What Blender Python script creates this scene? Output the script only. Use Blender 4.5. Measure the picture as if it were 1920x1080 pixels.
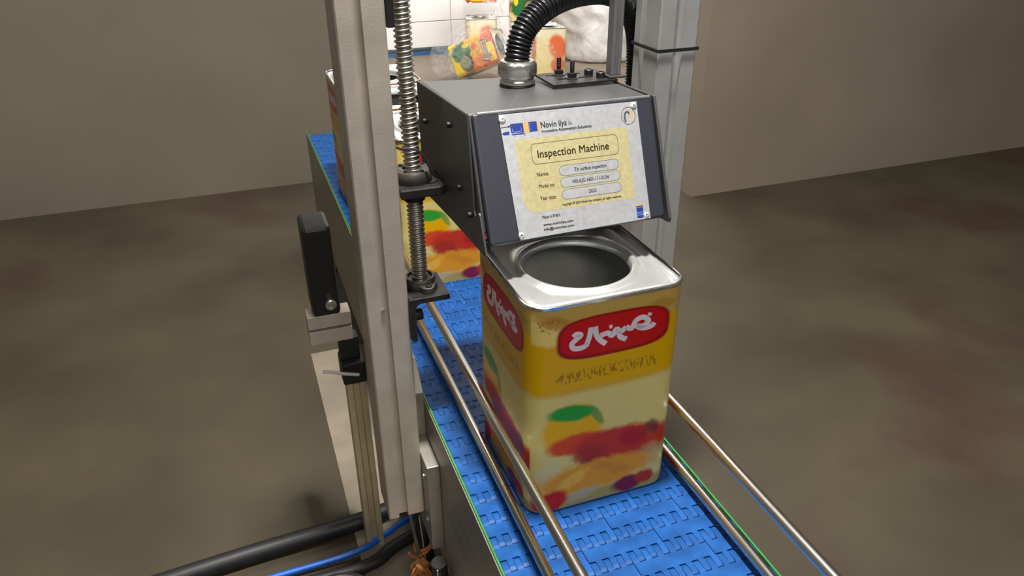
import bpy, bmesh, math, random
from mathutils import Vector, Matrix, noise
random.seed(7)
scene = bpy.context.scene
COL = scene.collection
for o in list(bpy.data.objects):
    bpy.data.objects.remove(o)

# ------------------------------------------------------------------ camera, world, light, exposure
CAM = Vector((-0.4471, -0.9611, 0.9070))
PITCH, YAW, ROLL, FPX = math.radians(28.171), math.radians(19.939), math.radians(0.373), 1430.5
fwd = Vector((math.sin(YAW) * math.cos(PITCH), math.cos(YAW) * math.cos(PITCH), -math.sin(PITCH)))
rgt = Vector((math.cos(YAW), -math.sin(YAW), 0))
dwn = fwd.cross(rgt)
cr, sr = math.cos(ROLL), math.sin(ROLL)
R_, D_ = cr * rgt + sr * dwn, -sr * rgt + cr * dwn
cd = bpy.data.cameras.new('camera')
cd.sensor_width = 36.0
cd.lens = FPX / 1920 * 36.0
cd.clip_start = 0.02
cam = bpy.data.objects.new('camera', cd)
COL.objects.link(cam)
m = Matrix((R_, -D_, -fwd)).transposed().to_4x4()
m.translation = CAM
cam.matrix_world = m
scene.camera = cam

scene.view_settings.view_transform = 'Standard'
scene.view_settings.look = 'None'
scene.view_settings.gamma = 1.0
scene.view_settings.use_curve_mapping = False
scene.view_settings.exposure = 0.0

w = bpy.data.worlds.new('hall_light')
scene.world = w
w.use_nodes = True
bg = w.node_tree.nodes['Background']
bg.inputs[0].default_value = (1.0, 0.985, 0.95, 1)
bg.inputs[1].default_value = 0.14

def area(name, loc, aim, sx, sy, power, col=(1, 0.97, 0.92)):
    l = bpy.data.lights.new(name, 'AREA')
    l.shape = 'RECTANGLE'
    l.size, l.size_y = sx, sy
    l.energy = power
    l.color = col
    o = bpy.data.objects.new(name, l)
    COL.objects.link(o)
    o.location = loc
    o.rotation_euler = (Vector(aim) - Vector(loc)).to_track_quat('-Z', 'Y').to_euler()
    return o
area('front_fill_lamp', (-0.045, -0.08, 2.9), (-0.045, -0.07, 0), 0.24, 0.2, 185)
area('front_fill_lamp', (0.9, 2.7, 3.0), (0.9, 2.6, 0), 2.6, 1.2, 60)
area('front_fill_lamp', (-0.3, -3.0, 2.7), (-0.1, -0.8, 0.2), 1.8, 0.6, 46)  # unseen fill added behind the camera to brighten front faces
area('front_fill_lamp', (1.6, 3.6, 3.1), (1.9, 6.4, 1.0), 3.0, 0.8, 250)  # unseen lamp added to brighten back wall and film heap, turned from belt

# ------------------------------------------------------------------ materials
def lin(c):
    return tuple(((v / 255) / 12.92 if v / 255 <= 0.04045 else ((v / 255 + 0.055) / 1.055) ** 2.4) for v in c) + (1.0,)
MATS = {}
def mat(name, rgb, rough=0.5, metal=0.0, var=0.12, scale=30.0, bump=0.0, bscale=200.0, spec=0.5, stretch=None, rvar=0.0, dirt=None, alpha=1.0, coat=0.0):
    if name in MATS:
        return MATS[name]
    M = bpy.data.materials.new(name)
    M.use_nodes = True
    nt = M.node_tree
    N, L = nt.nodes, nt.links
    b = N['Principled BSDF']
    b.inputs['Roughness'].default_value = rough
    b.inputs['Metallic'].default_value = metal
    b.inputs['Specular IOR Level'].default_value = spec
    b.inputs['Coat Weight'].default_value = coat
    tc = N.new('ShaderNodeTexCoord')
    mp = N.new('ShaderNodeMapping')
    L.new(tc.outputs['Object'], mp.inputs[0])
    if stretch:
        mp.inputs['Scale'].default_value = stretch
    nz = N.new('ShaderNodeTexNoise')
    nz.inputs['Scale'].default_value = scale
    nz.inputs['Detail'].default_value = 5
    L.new(mp.outputs[0], nz.inputs['Vector'])
    rp = N.new('ShaderNodeValToRGB')
    c = lin(rgb)
    lo = tuple(v * (1 - var * 1.6) for v in c[:3]) + (1,)
    hi = tuple(min(1, v * (1 + var * 1.6)) for v in c[:3]) + (1,)
    rp.color_ramp.elements[0].position = 0.3
    rp.color_ramp.elements[1].position = 0.7
    rp.color_ramp.elements[0].color = lo
    rp.color_ramp.elements[1].color = hi
    L.new(nz.outputs['Fac'], rp.inputs[0])
    out = rp.outputs[0]
    if dirt:
        n2 = N.new('ShaderNodeTexNoise')
        n2.inputs['Scale'].default_value = dirt[1]
        n2.inputs['Detail'].default_value = 8
        L.new(tc.outputs['Object'], n2.inputs['Vector'])
        r2 = N.new('ShaderNodeValToRGB')
        r2.color_ramp.elements[0].position = dirt[2]
        r2.color_ramp.elements[1].position = dirt[2] + 0.12
        L.new(n2.outputs['Fac'], r2.inputs[0])
        mx = N.new('ShaderNodeMix')
        mx.data_type = 'RGBA'
        L.new(r2.outputs[0], mx.inputs['Factor'])
        L.new(out, mx.inputs['A'])
        mx.inputs['B'].default_value = lin(dirt[0])
        out = mx.outputs['Result']
    L.new(out, b.inputs['Base Color'])
    if rvar:
        mr = N.new('ShaderNodeMapRange')
        mr.inputs['To Min'].default_value = max(0.02, rough - rvar)
        mr.inputs['To Max'].default_value = rough + rvar
        L.new(nz.outputs['Fac'], mr.inputs[0])
        L.new(mr.outputs[0], b.inputs['Roughness'])
    if bump:
        n3 = N.new('ShaderNodeTexNoise')
        n3.inputs['Scale'].default_value = bscale
        n3.inputs['Detail'].default_value = 4
        L.new(mp.outputs[0], n3.inputs['Vector'])
        bp = N.new('ShaderNodeBump')
        bp.inputs['Strength'].default_value = bump
        bp.inputs['Distance'].default_value = 0.002
        L.new(n3.outputs['Fac'], bp.inputs['Height'])
        L.new(bp.outputs[0], b.inputs['Normal'])
    MATS[name] = M
    return M

ALU = mat('anodised_aluminium', (192, 182, 168), 0.42, 0.35, 0.07, 14, 0.08, 350, rvar=0.06, dirt=((96, 84, 70), 9, 0.66))
ALU_R = mat('grey_aluminium', (180, 180, 178), 0.4, 0.4, 0.05, 14, 0.06, 350)
CREAM_ALU = mat('cream_aluminium', (206, 194, 160), 0.4, 0.5, 0.08, 20, 0.05, 200)
STEEL_PLATE = mat('brushed_steel_plate', (158, 154, 144), 0.45, 0.55, 0.08, 25, 0.1, 300, stretch=(1, 0.1, 1), rvar=0.08)
ROD_STEEL = mat('polished_rod_steel', (224, 220, 210), 0.24, 1.0, 0.05, 60, stretch=(1, 0.05, 1))
SCREW_STEEL = mat('greased_screw_steel', (172, 168, 158), 0.4, 0.9, 0.15, 40, rvar=0.08, dirt=((76, 66, 56), 30, 0.62))
BLACK_STEEL = mat('blackened_steel', (44, 42, 40), 0.42, 0.4, 0.15, 30, 0.1, 300)
NUT_GREY = mat('phosphated_steel', (84, 80, 76), 0.45, 0.6, 0.15, 40, 0.1, 300)
HOOD = mat('charcoal_powder_coat', (60, 60, 60), 0.42, 0.0, 0.06, 12, 0.25, 900, spec=0.55, rvar=0.06)
HOOD_FRONT = mat('blue_black_powder_coat', (41, 43, 52), 0.36, 0.0, 0.05, 12, 0.2, 900, spec=0.5)
CHROME = mat('nickel_plate', (198, 196, 190), 0.25, 0.92, 0.05, 40, 0.05, 80)
TINPLATE = mat('tinplate', (226, 226, 226), 0.2, 1.0, 0.04, 25, 0.06, 25)
TIN_TOP = mat('bright_tin_top', (238, 238, 236), 0.24, 0.78, 0.03, 25, 0.06, 25)
TIN_INSIDE = mat('dull_tin_inside', (158, 158, 152), 0.45, 0.3, 0.06, 20)
BELT = mat('blue_belt_plastic', (26, 76, 138), 0.42, 0.0, 0.2, 22, 0.1, 250, spec=0.2, dirt=((18, 60, 116), 12, 0.6))
GREEN = mat('green_wear_strip', (40, 122, 52), 0.45, 0, 0.1)
RUBBER = mat('black_conduit', (22, 22, 24), 0.3, 0, 0.1, 40, spec=0.5)
BLACK_PL = mat('black_plastic', (26, 26, 27), 0.45, 0, 0.12, 30)
CABLE = mat('black_cable', (30, 30, 31), 0.5, 0, 0.1)
BLUE_HOSE = mat('blue_hose', (20, 92, 190), 0.35, 0, 0.1)
TWINE = mat('raffia_twine', (186, 122, 66), 0.75, 0, 0.25, 150, 0.3, 400)
WHITE_W = mat('white_wire', (205, 200, 196), 0.5, 0, 0.05)
GREY_ROD = mat('grey_rod', (120, 116, 108), 0.4, 0.5, 0.1)
TILE = mat('glazed_white_tile', (232, 232, 232), 0.22, 0, 0.02, 3)
GROUT = mat('grout', (186, 184, 178), 0.9, 0, 0.08)
BASE_BLUE = mat('blue_skirting', (52, 92, 140), 0.5, 0, 0.12, 6)
BASE_DARK = mat('dark_skirting_cap', (70, 76, 82), 0.6, 0, 0.12, 6)
FLOOR = mat('brown_concrete', (66, 58, 42), 0.6, 0, 0.16, 2.2, 0.15, 40, dirt=((62, 44, 34), 1.3, 0.56), rvar=0.1)
FLOOR_B = mat('dusty_lit_concrete', (118, 104, 90), 0.5, 0, 0.16, 3.2, 0.15, 40, dirt=((88, 72, 58), 2.3, 0.56), rvar=0.1)
FLOOR_LIT = mat('lit_concrete', (132, 122, 106), 0.7, 0, 0.1, 9, 0.2, 90)
WALL_T = mat('taupe_paint', (116, 108, 92), 0.75, 0, 0.07, 1.2, 0.05, 60)
WALL_R = mat('warm_taupe_paint', (136, 124, 108), 0.75, 0, 0.07, 1.2, 0.05, 60)
RAIL_RUST = mat('rusty_bar', (92, 76, 60), 0.7, 0.2, 0.2)
PRINT_BLACK = mat('black_print', (40, 34, 28), 0.5, 0.2, 0.1, 60)
PRINT_BROWN = mat('brown_print', (66, 52, 28), 0.5, 0.2, 0.1, 60)
PRINT_ORANGE = mat('orange_print', (214, 158, 84), 0.45, 0.2, 0.06, 60)
PRINT_GREY = mat('grey_print', (74, 76, 80), 0.45, 0.2, 0.06, 60)
PRINT_BLUE = mat('blue_print', (30, 54, 134), 0.42, 0.2, 0.08, 60)
PRINT_LIGHT = mat('pale_line_print', (168, 178, 205), 0.42, 0.2, 0.05, 60)
PRINT_YELLOW = mat('straw_print', (186, 176, 132), 0.36, 0.3, 0.07, 160, 0.12, 700)
PLATE = mat('etched_aluminium_label', (184, 185, 188), 0.36, 0.45, 0.06, 130, 0.12, 700, dirt=((166, 166, 168), 60, 0.64))
RIVET = mat('rivet_aluminium', (225, 224, 222), 0.35, 0.6, 0.04)
WHITE_INK = mat('white_ink', (228, 216, 222), 0.4, 0, 0.04)
RED_INK = mat('red_ink', (190, 24, 26), 0.3, 0, 0.05)
WHITE_LAC = mat('white_lacquer', (226, 224, 220), 0.35, 0, 0.03)

# ---- artwork printed on the tins: soft-edged colour patches in label coordinates (metres)
def art_material(name, base, patches, texts=(), rough=0.3, shift=0.0):
    M = bpy.data.materials.new(name)
    M.use_nodes = True
    nt = M.node_tree
    N, L = nt.nodes, nt.links
    b = N['Principled BSDF']
    b.inputs['Roughness'].default_value = rough
    b.inputs['Specular IOR Level'].default_value = 0.2
    tc = N.new('ShaderNodeTexCoord')
    nzv = N.new('ShaderNodeTexNoise')
    nzv.inputs['Scale'].default_value = 55
    nzv.inputs['Detail'].default_value = 3
    L.new(tc.outputs['UV'], nzv.inputs['Vector'])
    sep = N.new('ShaderNodeSeparateXYZ')
    L.new(tc.outputs['UV'], sep.inputs[0])
    sn = N.new('ShaderNodeSeparateColor')
    L.new(nzv.outputs['Color'], sn.inputs[0])
    def math_(op, a, c=None, clamp=False):
        n = N.new('ShaderNodeMath')
        n.operation = op
        n.use_clamp = clamp
        for i, v in enumerate((a, c)):
            if v is None:
                continue
            if isinstance(v, (int, float)):
                n.inputs[i].default_value = v
            else:
                L.new(v, n.inputs[i])
        return n.outputs[0]
    U0, V0 = sep.outputs[0], sep.outputs[1]
    du = math_('MULTIPLY', math_('SUBTRACT', sn.outputs[0], 0.5), 1.0)
    dv = math_('MULTIPLY', math_('SUBTRACT', sn.outputs[1], 0.5), 1.0)
    cur = None
    def mix(fac, col):
        nonlocal cur
        mx = N.new('ShaderNodeMix')
        mx.data_type = 'RGBA'
        L.new(fac, mx.inputs['Factor'])
        if cur is None:
            mx.inputs['A'].default_value = lin(base)
        else:
            L.new(cur, mx.inputs['A'])
        mx.inputs['B'].default_value = lin(col)
        cur = mx.outputs['Result']
    for (cu, cv, ru, rv, rot, soft, wob, p, col, opa) in patches:
        cu -= shift
        u = math_('SUBTRACT', math_('ADD', U0, math_('MULTIPLY', du, wob)), cu)
        v = math_('SUBTRACT', math_('ADD', V0, math_('MULTIPLY', dv, wob)), cv)
        c_, s_ = math.cos(rot), math.sin(rot)
        uu = math_('ADD', math_('MULTIPLY', u, c_ / ru), math_('MULTIPLY', v, s_ / ru))
        vv = math_('ADD', math_('MULTIPLY', u, -s_ / rv), math_('MULTIPLY', v, c_ / rv))
        d = math_('ADD', math_('POWER', math_('ABSOLUTE', uu), p), math_('POWER', math_('ABSOLUTE', vv), p))
        f = math_('DIVIDE', math_('SUBTRACT', 1 + soft, d), 2 * soft, True)
        mix(math_('MULTIPLY', f, opa), col)
    for (cu, cv, ru, rv, col, sx, sy, thr) in texts:
        cu -= shift
             # rows of small illegible print
        mp = N.new('ShaderNodeMapping')
        mp.inputs['Scale'].default_value = (sx, sy, 1)
        L.new(tc.outputs['UV'], mp.inputs[0])
        n = N.new('ShaderNodeTexNoise')
        n.inputs['Scale'].default_value = 1
        n.inputs['Detail'].default_value = 2
        L.new(mp.outputs[0], n.inputs['Vector'])
        f = math_('MULTIPLY', math_('SUBTRACT', n.outputs['Fac'], thr), 12, True)
        a = math_('MULTIPLY', math_('SUBTRACT', 1, math_('ABSOLUTE', math_('DIVIDE', math_('SUBTRACT', U0, cu), ru))), 30, True)
        c = math_('MULTIPLY', math_('SUBTRACT', 1, math_('ABSOLUTE', math_('DIVIDE', math_('SUBTRACT', V0, cv), rv))), 6, True)
        mix(math_('MULTIPLY', math_('MULTIPLY', f, a), math_('MULTIPLY', c, 0.75)), col)
    L.new(cur, b.inputs['Base Color'])
    return M

CREAM = (214, 196, 120)
ART = art_material('printed_yellow_tin', CREAM, [
    (0.0, 0.372, 0.2, 0.05, 0, 0.25, 0.0, 4, (192, 158, 78), 1),          # gold shoulder
    (0.0, 0.286, 0.16, 0.055, 0.0, 0.10, 0.004, 4, (216, 166, 0), 1),    # yellow band
    (-0.10, 0.345, 0.045, 0.022, -0.35, 0.3, 0.006, 2, (232, 208, 120), 0.9),
    (-0.075, 0.356, 0.03, 0.010, -0.3, 0.5, 0.012, 2, (176, 116, 30), 0.7),
    (0.095, 0.356, 0.022, 0.010, 0.0, 0.5, 0.012, 2, (170, 120, 40), 0.6),
    (0.018, 0.322, 0.092, 0.036, 0.0, 0.10, 0.0, 3.4, (150, 20, 20), 1),  # red badge, darker border
    (0.018, 0.323, 0.086, 0.031, 0.0, 0.10, 0.0, 3.4, (196, 22, 24), 1),
    (0.0, 0.232, 0.14, 0.006, 0.0, 0.8, 0.004, 2, (206, 160, 50), 0.7),
    (-0.043, 0.160, 0.050, 0.047, 0.0, 0.25, 0.004, 2, (226, 170, 0), 1), # pumpkin
    (-0.045, 0.192, 0.040, 0.015, -0.10, 0.35, 0.006, 2, (48, 152, 50), 1),
    (-0.003, 0.178, 0.007, 0.022, 0.5, 0.4, 0.006, 2, (84, 148, 66), 0.8),
    (-0.035, 0.130, 0.050, 0.020, 0.0, 0.35, 0.008, 2, (210, 74, 30), 1),
    (0.050, 0.108, 0.092, 0.036, -0.08, 0.3, 0.016, 2.3, (190, 54, 34), 1),  # red fruit
    (-0.010, 0.100, 0.028, 0.020, 0.0, 0.5, 0.02, 2, (156, 50, 34), 0.8),
    (0.065, 0.118, 0.026, 0.018, 0.0, 0.5, 0.01, 2, (166, 34, 34), 0.8),
    (0.098, 0.128, 0.012, 0.016, 0.3, 0.5, 0.01, 2, (80, 60, 60), 0.7),
    (-0.082, 0.080, 0.018, 0.026, -0.5, 0.6, 0.02, 2, (204, 190, 150), 0.7),
    (0.100, 0.070, 0.026, 0.024, 0.4, 0.6, 0.02, 2, (184, 166, 112), 0.7),
    (0.000, 0.058, 0.100, 0.030, 0.04, 0.35, 0.020, 2.3, (216, 146, 36), 1), # golden pasta
    (-0.04, 0.060, 0.030, 0.010, 0.5, 0.6, 0.03, 2, (232, 182, 76), 0.7),
    (0.030, 0.064, 0.040, 0.009, -0.4, 0.6, 0.03, 2, (196, 120, 36), 0.6),
    (0.010, 0.006, 0.14, 0.022, 0.0, 0.4, 0.010, 3, (166, 148, 84), 1),
    (-0.02, 0.024, 0.03, 0.010, 0.2, 0.5, 0.02, 2, (176, 166, 132), 0.8),
    (-0.078, 0.022, 0.030, 0.022, 0.3, 0.35, 0.012, 2, (188, 36, 26), 1),
    (0.060, 0.020, 0.028, 0.016, 0.0, 0.4, 0.012, 2, (120, 34, 66), 1),
    (0.092, 0.026, 0.018, 0.015, 0.0, 0.4, 0.012, 2, (172, 50, 34), 1),
], [(0.010, 0.259, 0.088, 0.011, (132, 96, 14), 260, 75, 0.50),
    (-0.085, 0.352, 0.016, 0.012, (134, 92, 30), 420, 160, 0.52)], shift=0.0115)
ART_FAMILY = art_material('printed_orange_tin', (222, 160, 40), [
    (0.0, 0.36, 0.13, 0.075, 0.0, 0.06, 0.0, 6, (206, 84, 36), 1),
    (0.03, 0.335, 0.07, 0.035, 0.0, 0.12, 0.0, 5, (232, 196, 40), 1),
    (0.09, 0.22, 0.06, 0.12, 0.2, 0.4, 0.01, 2, (212, 104, 42), 0.9),
    (0.0, 0.03, 0.13, 0.05, 0.0, 0.2, 0.01, 4, (226, 190, 44), 1),
    (-0.045, 0.10, 0.072, 0.085, 0.3, 0.2, 0.04, 2, (40, 104, 58), 1),
    (0.045, 0.12, 0.066, 0.058, 0.0, 0.15, 0.02, 2, (66, 62, 52), 1),
    (0.035, 0.11, 0.045, 0.044, 0.0, 0.25, 0.01, 2, (126, 128, 92), 1),
    (-0.08, 0.15, 0.018, 0.03, 0.0, 0.3, 0.01, 2, (222, 196, 50), 1),
    (-0.05, 0.215, 0.020, 0.025, 0.3, 0.3, 0.01, 2, (212, 70, 40), 0.9),
], [(0.02, 0.235, 0.06, 0.02, (150, 96, 30), 200, 110, 0.5)])
ART_PALE = art_material('printed_pale_tin', (222, 206, 140), [
    (0.0, 0.36, 0.13, 0.05, 0.0, 0.06, 0.0, 6, (222, 214, 180), 1),
    (0.05, 0.24, 0.07, 0.10, 0.3, 0.3, 0.02, 2, (214, 110, 70), 1),
    (0.06, 0.10, 0.06, 0.06, 0.0, 0.3, 0.02, 2, (206, 66, 50), 0.8),
], [])

def film_material(name, opacity, rgb, rough, bump=0.6, bscale=18):
    M = bpy.data.materials.new(name)
    M.use_nodes = True
    nt = M.node_tree
    N, L = nt.nodes, nt.links
    b = N['Principled BSDF']
    b.inputs['Base Color'].default_value = lin(rgb)
    b.inputs['Roughness'].default_value = rough
    tr = N.new('ShaderNodeBsdfTransparent')
    mx = N.new('ShaderNodeMixShader')
    tc = N.new('ShaderNodeTexCoord')
    nz = N.new('ShaderNodeTexNoise')
    nz.inputs['Scale'].default_value = bscale
    nz.inputs['Detail'].default_value = 6
    nz.inputs['Distortion'].default_value = 1.2
    L.new(tc.outputs['Object'], nz.inputs['Vector'])
    mr = N.new('ShaderNodeMapRange')
    mr.inputs['From Min'].default_value = 0.35
    mr.inputs['From Max'].default_value = 0.75
    mr.inputs['To Min'].default_value = opacity * 0.55
    mr.inputs['To Max'].default_value = min(1, opacity * 1.9)
    L.new(nz.outputs['Fac'], mr.inputs[0])
    bp = N.new('ShaderNodeBump')
    bp.inputs['Strength'].default_value = bump
    bp.inputs['Distance'].default_value = 0.03
    L.new(nz.outputs['Fac'], bp.inputs['Height'])
    L.new(bp.outputs[0], b.inputs['Normal'])
    L.new(mr.outputs[0], mx.inputs[0])
    L.new(tr.outputs[0], mx.inputs[1])
    L.new(b.outputs[0], mx.inputs[2])
    L.new(mx.outputs[0], N['Material Output'].inputs[0])
    return M
BAG = film_material('clear_polythene', 0.13, (240, 240, 238), 0.12)
FILM = film_material('white_stretch_film', 0.95, (255, 255, 255), 0.22, 0.5, 5)

# ------------------------------------------------------------------ mesh helpers
class MB:
    def __init__(s):
        s.v, s.f = [], []
    def box(s, x0, x1, y0, y1, z0, z1):
        return s.hexa([(x0, y0, z0), (x1, y0, z0), (x1, y1, z0), (x0, y1, z0), (x0, y0, z1), (x1, y0, z1), (x1, y1, z1), (x0, y1, z1)])
    def hexa(s, p):
        k = len(s.v)
        s.v += [Vector(q) for q in p]
        s.f += [tuple(k + i for i in q) for q in ((3, 2, 1, 0), (4, 5, 6, 7), (0, 1, 5, 4), (1, 2, 6, 5), (2, 3, 7, 6), (3, 0, 4, 7))]
        return s
    def prism(s, poly, axis, a, b):
        k, n = len(s.v), len(poly)
        for t in (a, b):
            for (p, q) in poly:
                s.v.append(Vector({'x': (t, p, q), 'y': (p, t, q), 'z': (p, q, t)}[axis]))
        s.f.append(tuple(k + i for i in range(n))[::-1])
        s.f.append(tuple(k + n + i for i in range(n)))
        s.f += [(k + i, k + (i + 1) % n, k + n + (i + 1) % n, k + n + i) for i in range(n)]
        return s
    def loops(s, rings, closed=True, cap0=False, cap1=False):
        k, n = len(s.v), len(rings[0])
        for r in rings:
            s.v += [Vector(p) for p in r]
        for j in range(len(rings) - 1):
            for i in range(n if closed else n - 1):
                a, b_ = k + j * n + i, k + j * n + (i + 1) % n
                s.f.append((a, b_, b_ + n, a + n))
        if cap0:
            s.f.append(tuple(k + i for i in range(n))[::-1])
        if cap1:
            e = k + (len(rings) - 1) * n
            s.f.append(tuple(e + i for i in range(n)))
        return s
    def tube(s, pts, r, n=12, caps=True):
        pts = [Vector(p) for p in pts]
        rs = r if isinstance(r, (list, tuple)) else [r] * len(pts)
        rings, up = [], None
        for i, p in enumerate(pts):
            t = (pts[min(i + 1, len(pts) - 1)] - pts[max(i - 1, 0)]).normalized()
            if up is None:
                up = Vector((0, 0, 1)) if abs(t.z) < 0.9 else Vector((1, 0, 0))
            u = (up - t * up.dot(t)).normalized()
            up = u
            v = t.cross(u)
            rings.append([p + (u * math.cos(2 * math.pi * k / n) + v * math.sin(2 * math.pi * k / n)) * rs[i] for k in range(n)])
        return s.loops(rings, True, caps, caps)
    def lathe(s, prof, c, n=32, axis='z', cap=True):
        rings = []
        for (r, h) in prof:
            ring = []
            for k in range(n):
                a = 2 * math.pi * k / n
                p = (r * math.cos(a), r * math.sin(a), h)
                if axis == 'x':
                    p = (p[2], p[0], p[1])
                if axis == 'y':
                    p = (p[1], p[2], p[0])
                ring.append(Vector(c) + Vector(p))
            rings.append(ring)
        return s.loops(rings, True, cap, cap)
    def mesh(s, name, mt, off=(0, 0, 0), smooth=False, angle=35, recalc=True):
        me = bpy.data.meshes.new(name)
        o = Vector(off)
        me.from_pydata([p - o for p in s.v], [], s.f)
        if recalc:
            b = bmesh.new()
            b.from_mesh(me)
            bmesh.ops.recalc_face_normals(b, faces=b.faces)
            b.to_mesh(me)
            b.free()
        if smooth:
            me.shade_smooth()
            me.set_sharp_from_angle(angle=math.radians(angle))
        me.materials.append(mt)
        return me
    def build(s, name, mt, parent=None, bevel=0.0, smooth=False, angle=35, seg=2, local=False):
        off = (0, 0, 0)
        p = parent
        while p is not None and not local:
            off = Vector(off) + p.location
            p = p.parent
        o = bpy.data.objects.new(name, s.mesh(name, mt, off, smooth, angle))
        COL.objects.link(o)
        o.parent = parent
        if bevel:
            md = o.modifiers.new('bevel', 'BEVEL')
            md.width = bevel
            md.segments = seg
            md.limit_method = 'ANGLE'
            md.angle_limit = math.radians(35)
        return o

def tag(o, label, cat, group=None, kind=None):
    if label:
        o['label'] = label
    if cat:
        o['category'] = cat
    if group:
        o['group'] = group
    if kind:
        o['kind'] = kind
    return o
def thing(name, label, cat, loc=(0, 0, 0), group=None, kind=None):
    o = bpy.data.objects.new(name, None)
    COL.objects.link(o)
    o.location = loc
    o.empty_display_size = 0.05
    return tag(o, label, cat, group, kind)
def place(name, me, parent, loc=(0, 0, 0), rot=None):
    o = bpy.data.objects.new(name, me)
    COL.objects.link(o)
    o.parent = parent
    o.location = loc
    if rot:
        o.rotation_euler = rot
    return o
def copy_tree(o, parent=None):
    c = o.copy()
    COL.objects.link(c)
    c.parent = parent
    for ch in list(o.children):
        copy_tree(ch, c)
    return c
def spline(pts, n=10):
    P = [Vector(p) for p in pts]
    P = [P[0] * 2 - P[1]] + P + [P[-1] * 2 - P[-2]]
    out = []
    for i in range(1, len(P) - 2):
        for k in range(n):
            t = k / n
            a, b, c, d = P[i - 1], P[i], P[i + 1], P[i + 2]
            out.append(0.5 * ((2 * b) + (c - a) * t + (2 * a - 5 * b + 4 * c - d) * t * t + (3 * b - a - 3 * c + d) * t ** 3))
    out.append(P[-2])
    return out
def resample(pts, step):
    out, acc = [pts[0]], 0
    for a, b in zip(pts, pts[1:]):
        L = (b - a).length
        while acc + step <= L:
            acc += step
            out.append(a.lerp(b, acc / L))
        acc -= L
    return out

# ------------------------------------------------------------------ the room
FZ = -0.5
floor = MB().box(-5, 8, -3, 6.2, FZ - 0.1, FZ).build('floor', FLOOR)
tag(floor, 'brown worn concrete factory floor', None, kind='structure')
fl2 = MB().box(0.2, 8, 3.3, 6.0, FZ, FZ + 0.002).build('lit_floor_2', FLOOR_B)  # same dusty floor; light falling on the far part painted as lighter colour
tag(fl2, 'dusty brown concrete floor in front of the tiled wall, coloured lighter as lit floor', None, kind='structure')
fl_lit = MB().box(-0.348, 0.30, -0.6, 1.3, FZ, FZ + 0.004).build('lit_floor_1', FLOOR_LIT)  # paler sheet over the floor, light on the ground put into its colour
tag(fl_lit, 'concrete floor beneath the conveyor, coloured paler as lit floor', None, kind='structure')

wb = MB().box(-5, 8, 6.03, 6.2, FZ, 3.4).build('wall_back', GROUT)
tag(wb, 'white tiled back wall of the factory hall', None, kind='structure')
tile_me = None
zr = [(-0.435, -0.215)] + [(-0.209 + 0.31 * k, -0.209 + 0.31 * k + 0.304) for k in range(4)]
for j, (za, zb) in enumerate(zr):
    key = None
    for i in range(9):
        x0 = -0.886 + 0.6 * i + (0.0)
        if i == 0:
            key = MB().box(0.003, 0.597, 6.018, 6.034, za, zb).mesh('tile', TILE)
        o = place('tile', key, wb, (x0, 0, 0))
        md = o.modifiers.new('bevel', 'BEVEL')
        md.width = 0.003
        md.segments = 1
bb = thing('baseboard_back', 'blue painted skirting at the foot of the tiled wall', None, (0, 6.0, FZ), kind='structure')
MB().box(-5, 8, 6.0, 6.03, FZ, -0.455).build('skirting', BASE_BLUE, bb, 0.003)
MB().box(-5, 8, 5.995, 6.03, -0.455, -0.437).build('skirting_cap', BASE_DARK, bb, 0.003)
wl = MB().box(-5, 0.16, 3.0, 3.12, FZ, 3.4).build('wall_left', WALL_T)
tag(wl, 'dark taupe painted partition wall left of the conveyor', None, kind='structure')
wr = MB().box(1.62, 8, 2.1, 2.22, FZ, 3.4).build('wall_right', WALL_R)
tag(wr, 'warm taupe painted partition wall right of the conveyor', None, kind='structure')

# ------------------------------------------------------------------ conveyor
conv = thing('conveyor', 'blue modular plastic belt conveyor with grey steel side plates', 'conveyor', (0, 0, FZ))
HW = 0.188
def module_mesh(w):
    b = MB()
    h = 0.0125
    b.box(-w / 2 + 0.0006, w / 2 - 0.0006, -h, h, -0.012, -0.0006)
    n = max(2, int(round(w / 0.0209)))
    s = w / n
    for i in range(n):
        cx = -w / 2 + s * (i + 0.25)
        for sgn, c in ((1, cx), (-1, cx + s / 2)):
            hw = s / 4 - 0.00035
            ya, yb = sgn * (h - 0.001), sgn * (h + 0.0228)
            prof = [(ya, -0.012), (yb, -0.010), (yb + sgn * 0.0012, -0.005), (yb, -0.0012), (yb - sgn * 0.006, 0.0005), (ya + sgn * 0.006, 0.0005), (ya, -0.0008)]
            b.prism(prof, 'x', c - hw, c + hw)
    return b.mesh('belt_module', BELT)
W3 = 2 * HW / 3
full, half = module_mesh(W3), module_mesh(W3 / 2)
PIT = 0.05
rows = 58
for k in range(rows):
    y = -0.72 + PIT * k
    if k % 2 == 0:
        lay = [(full, -W3), (full, 0), (full, W3)]
    else:
        lay = [(half, -1.25 * W3), (full, -0.5 * W3), (full, 0.5 * W3), (half, 1.25 * W3)]
    for me, x in lay:
        place('belt_module', me, conv, (x, y, -FZ))
MB().box(-HW + 0.004, HW - 0.004, -0.74, 2.16, -0.03, -0.013).build('slider_bed', BLACK_PL, conv)
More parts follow.
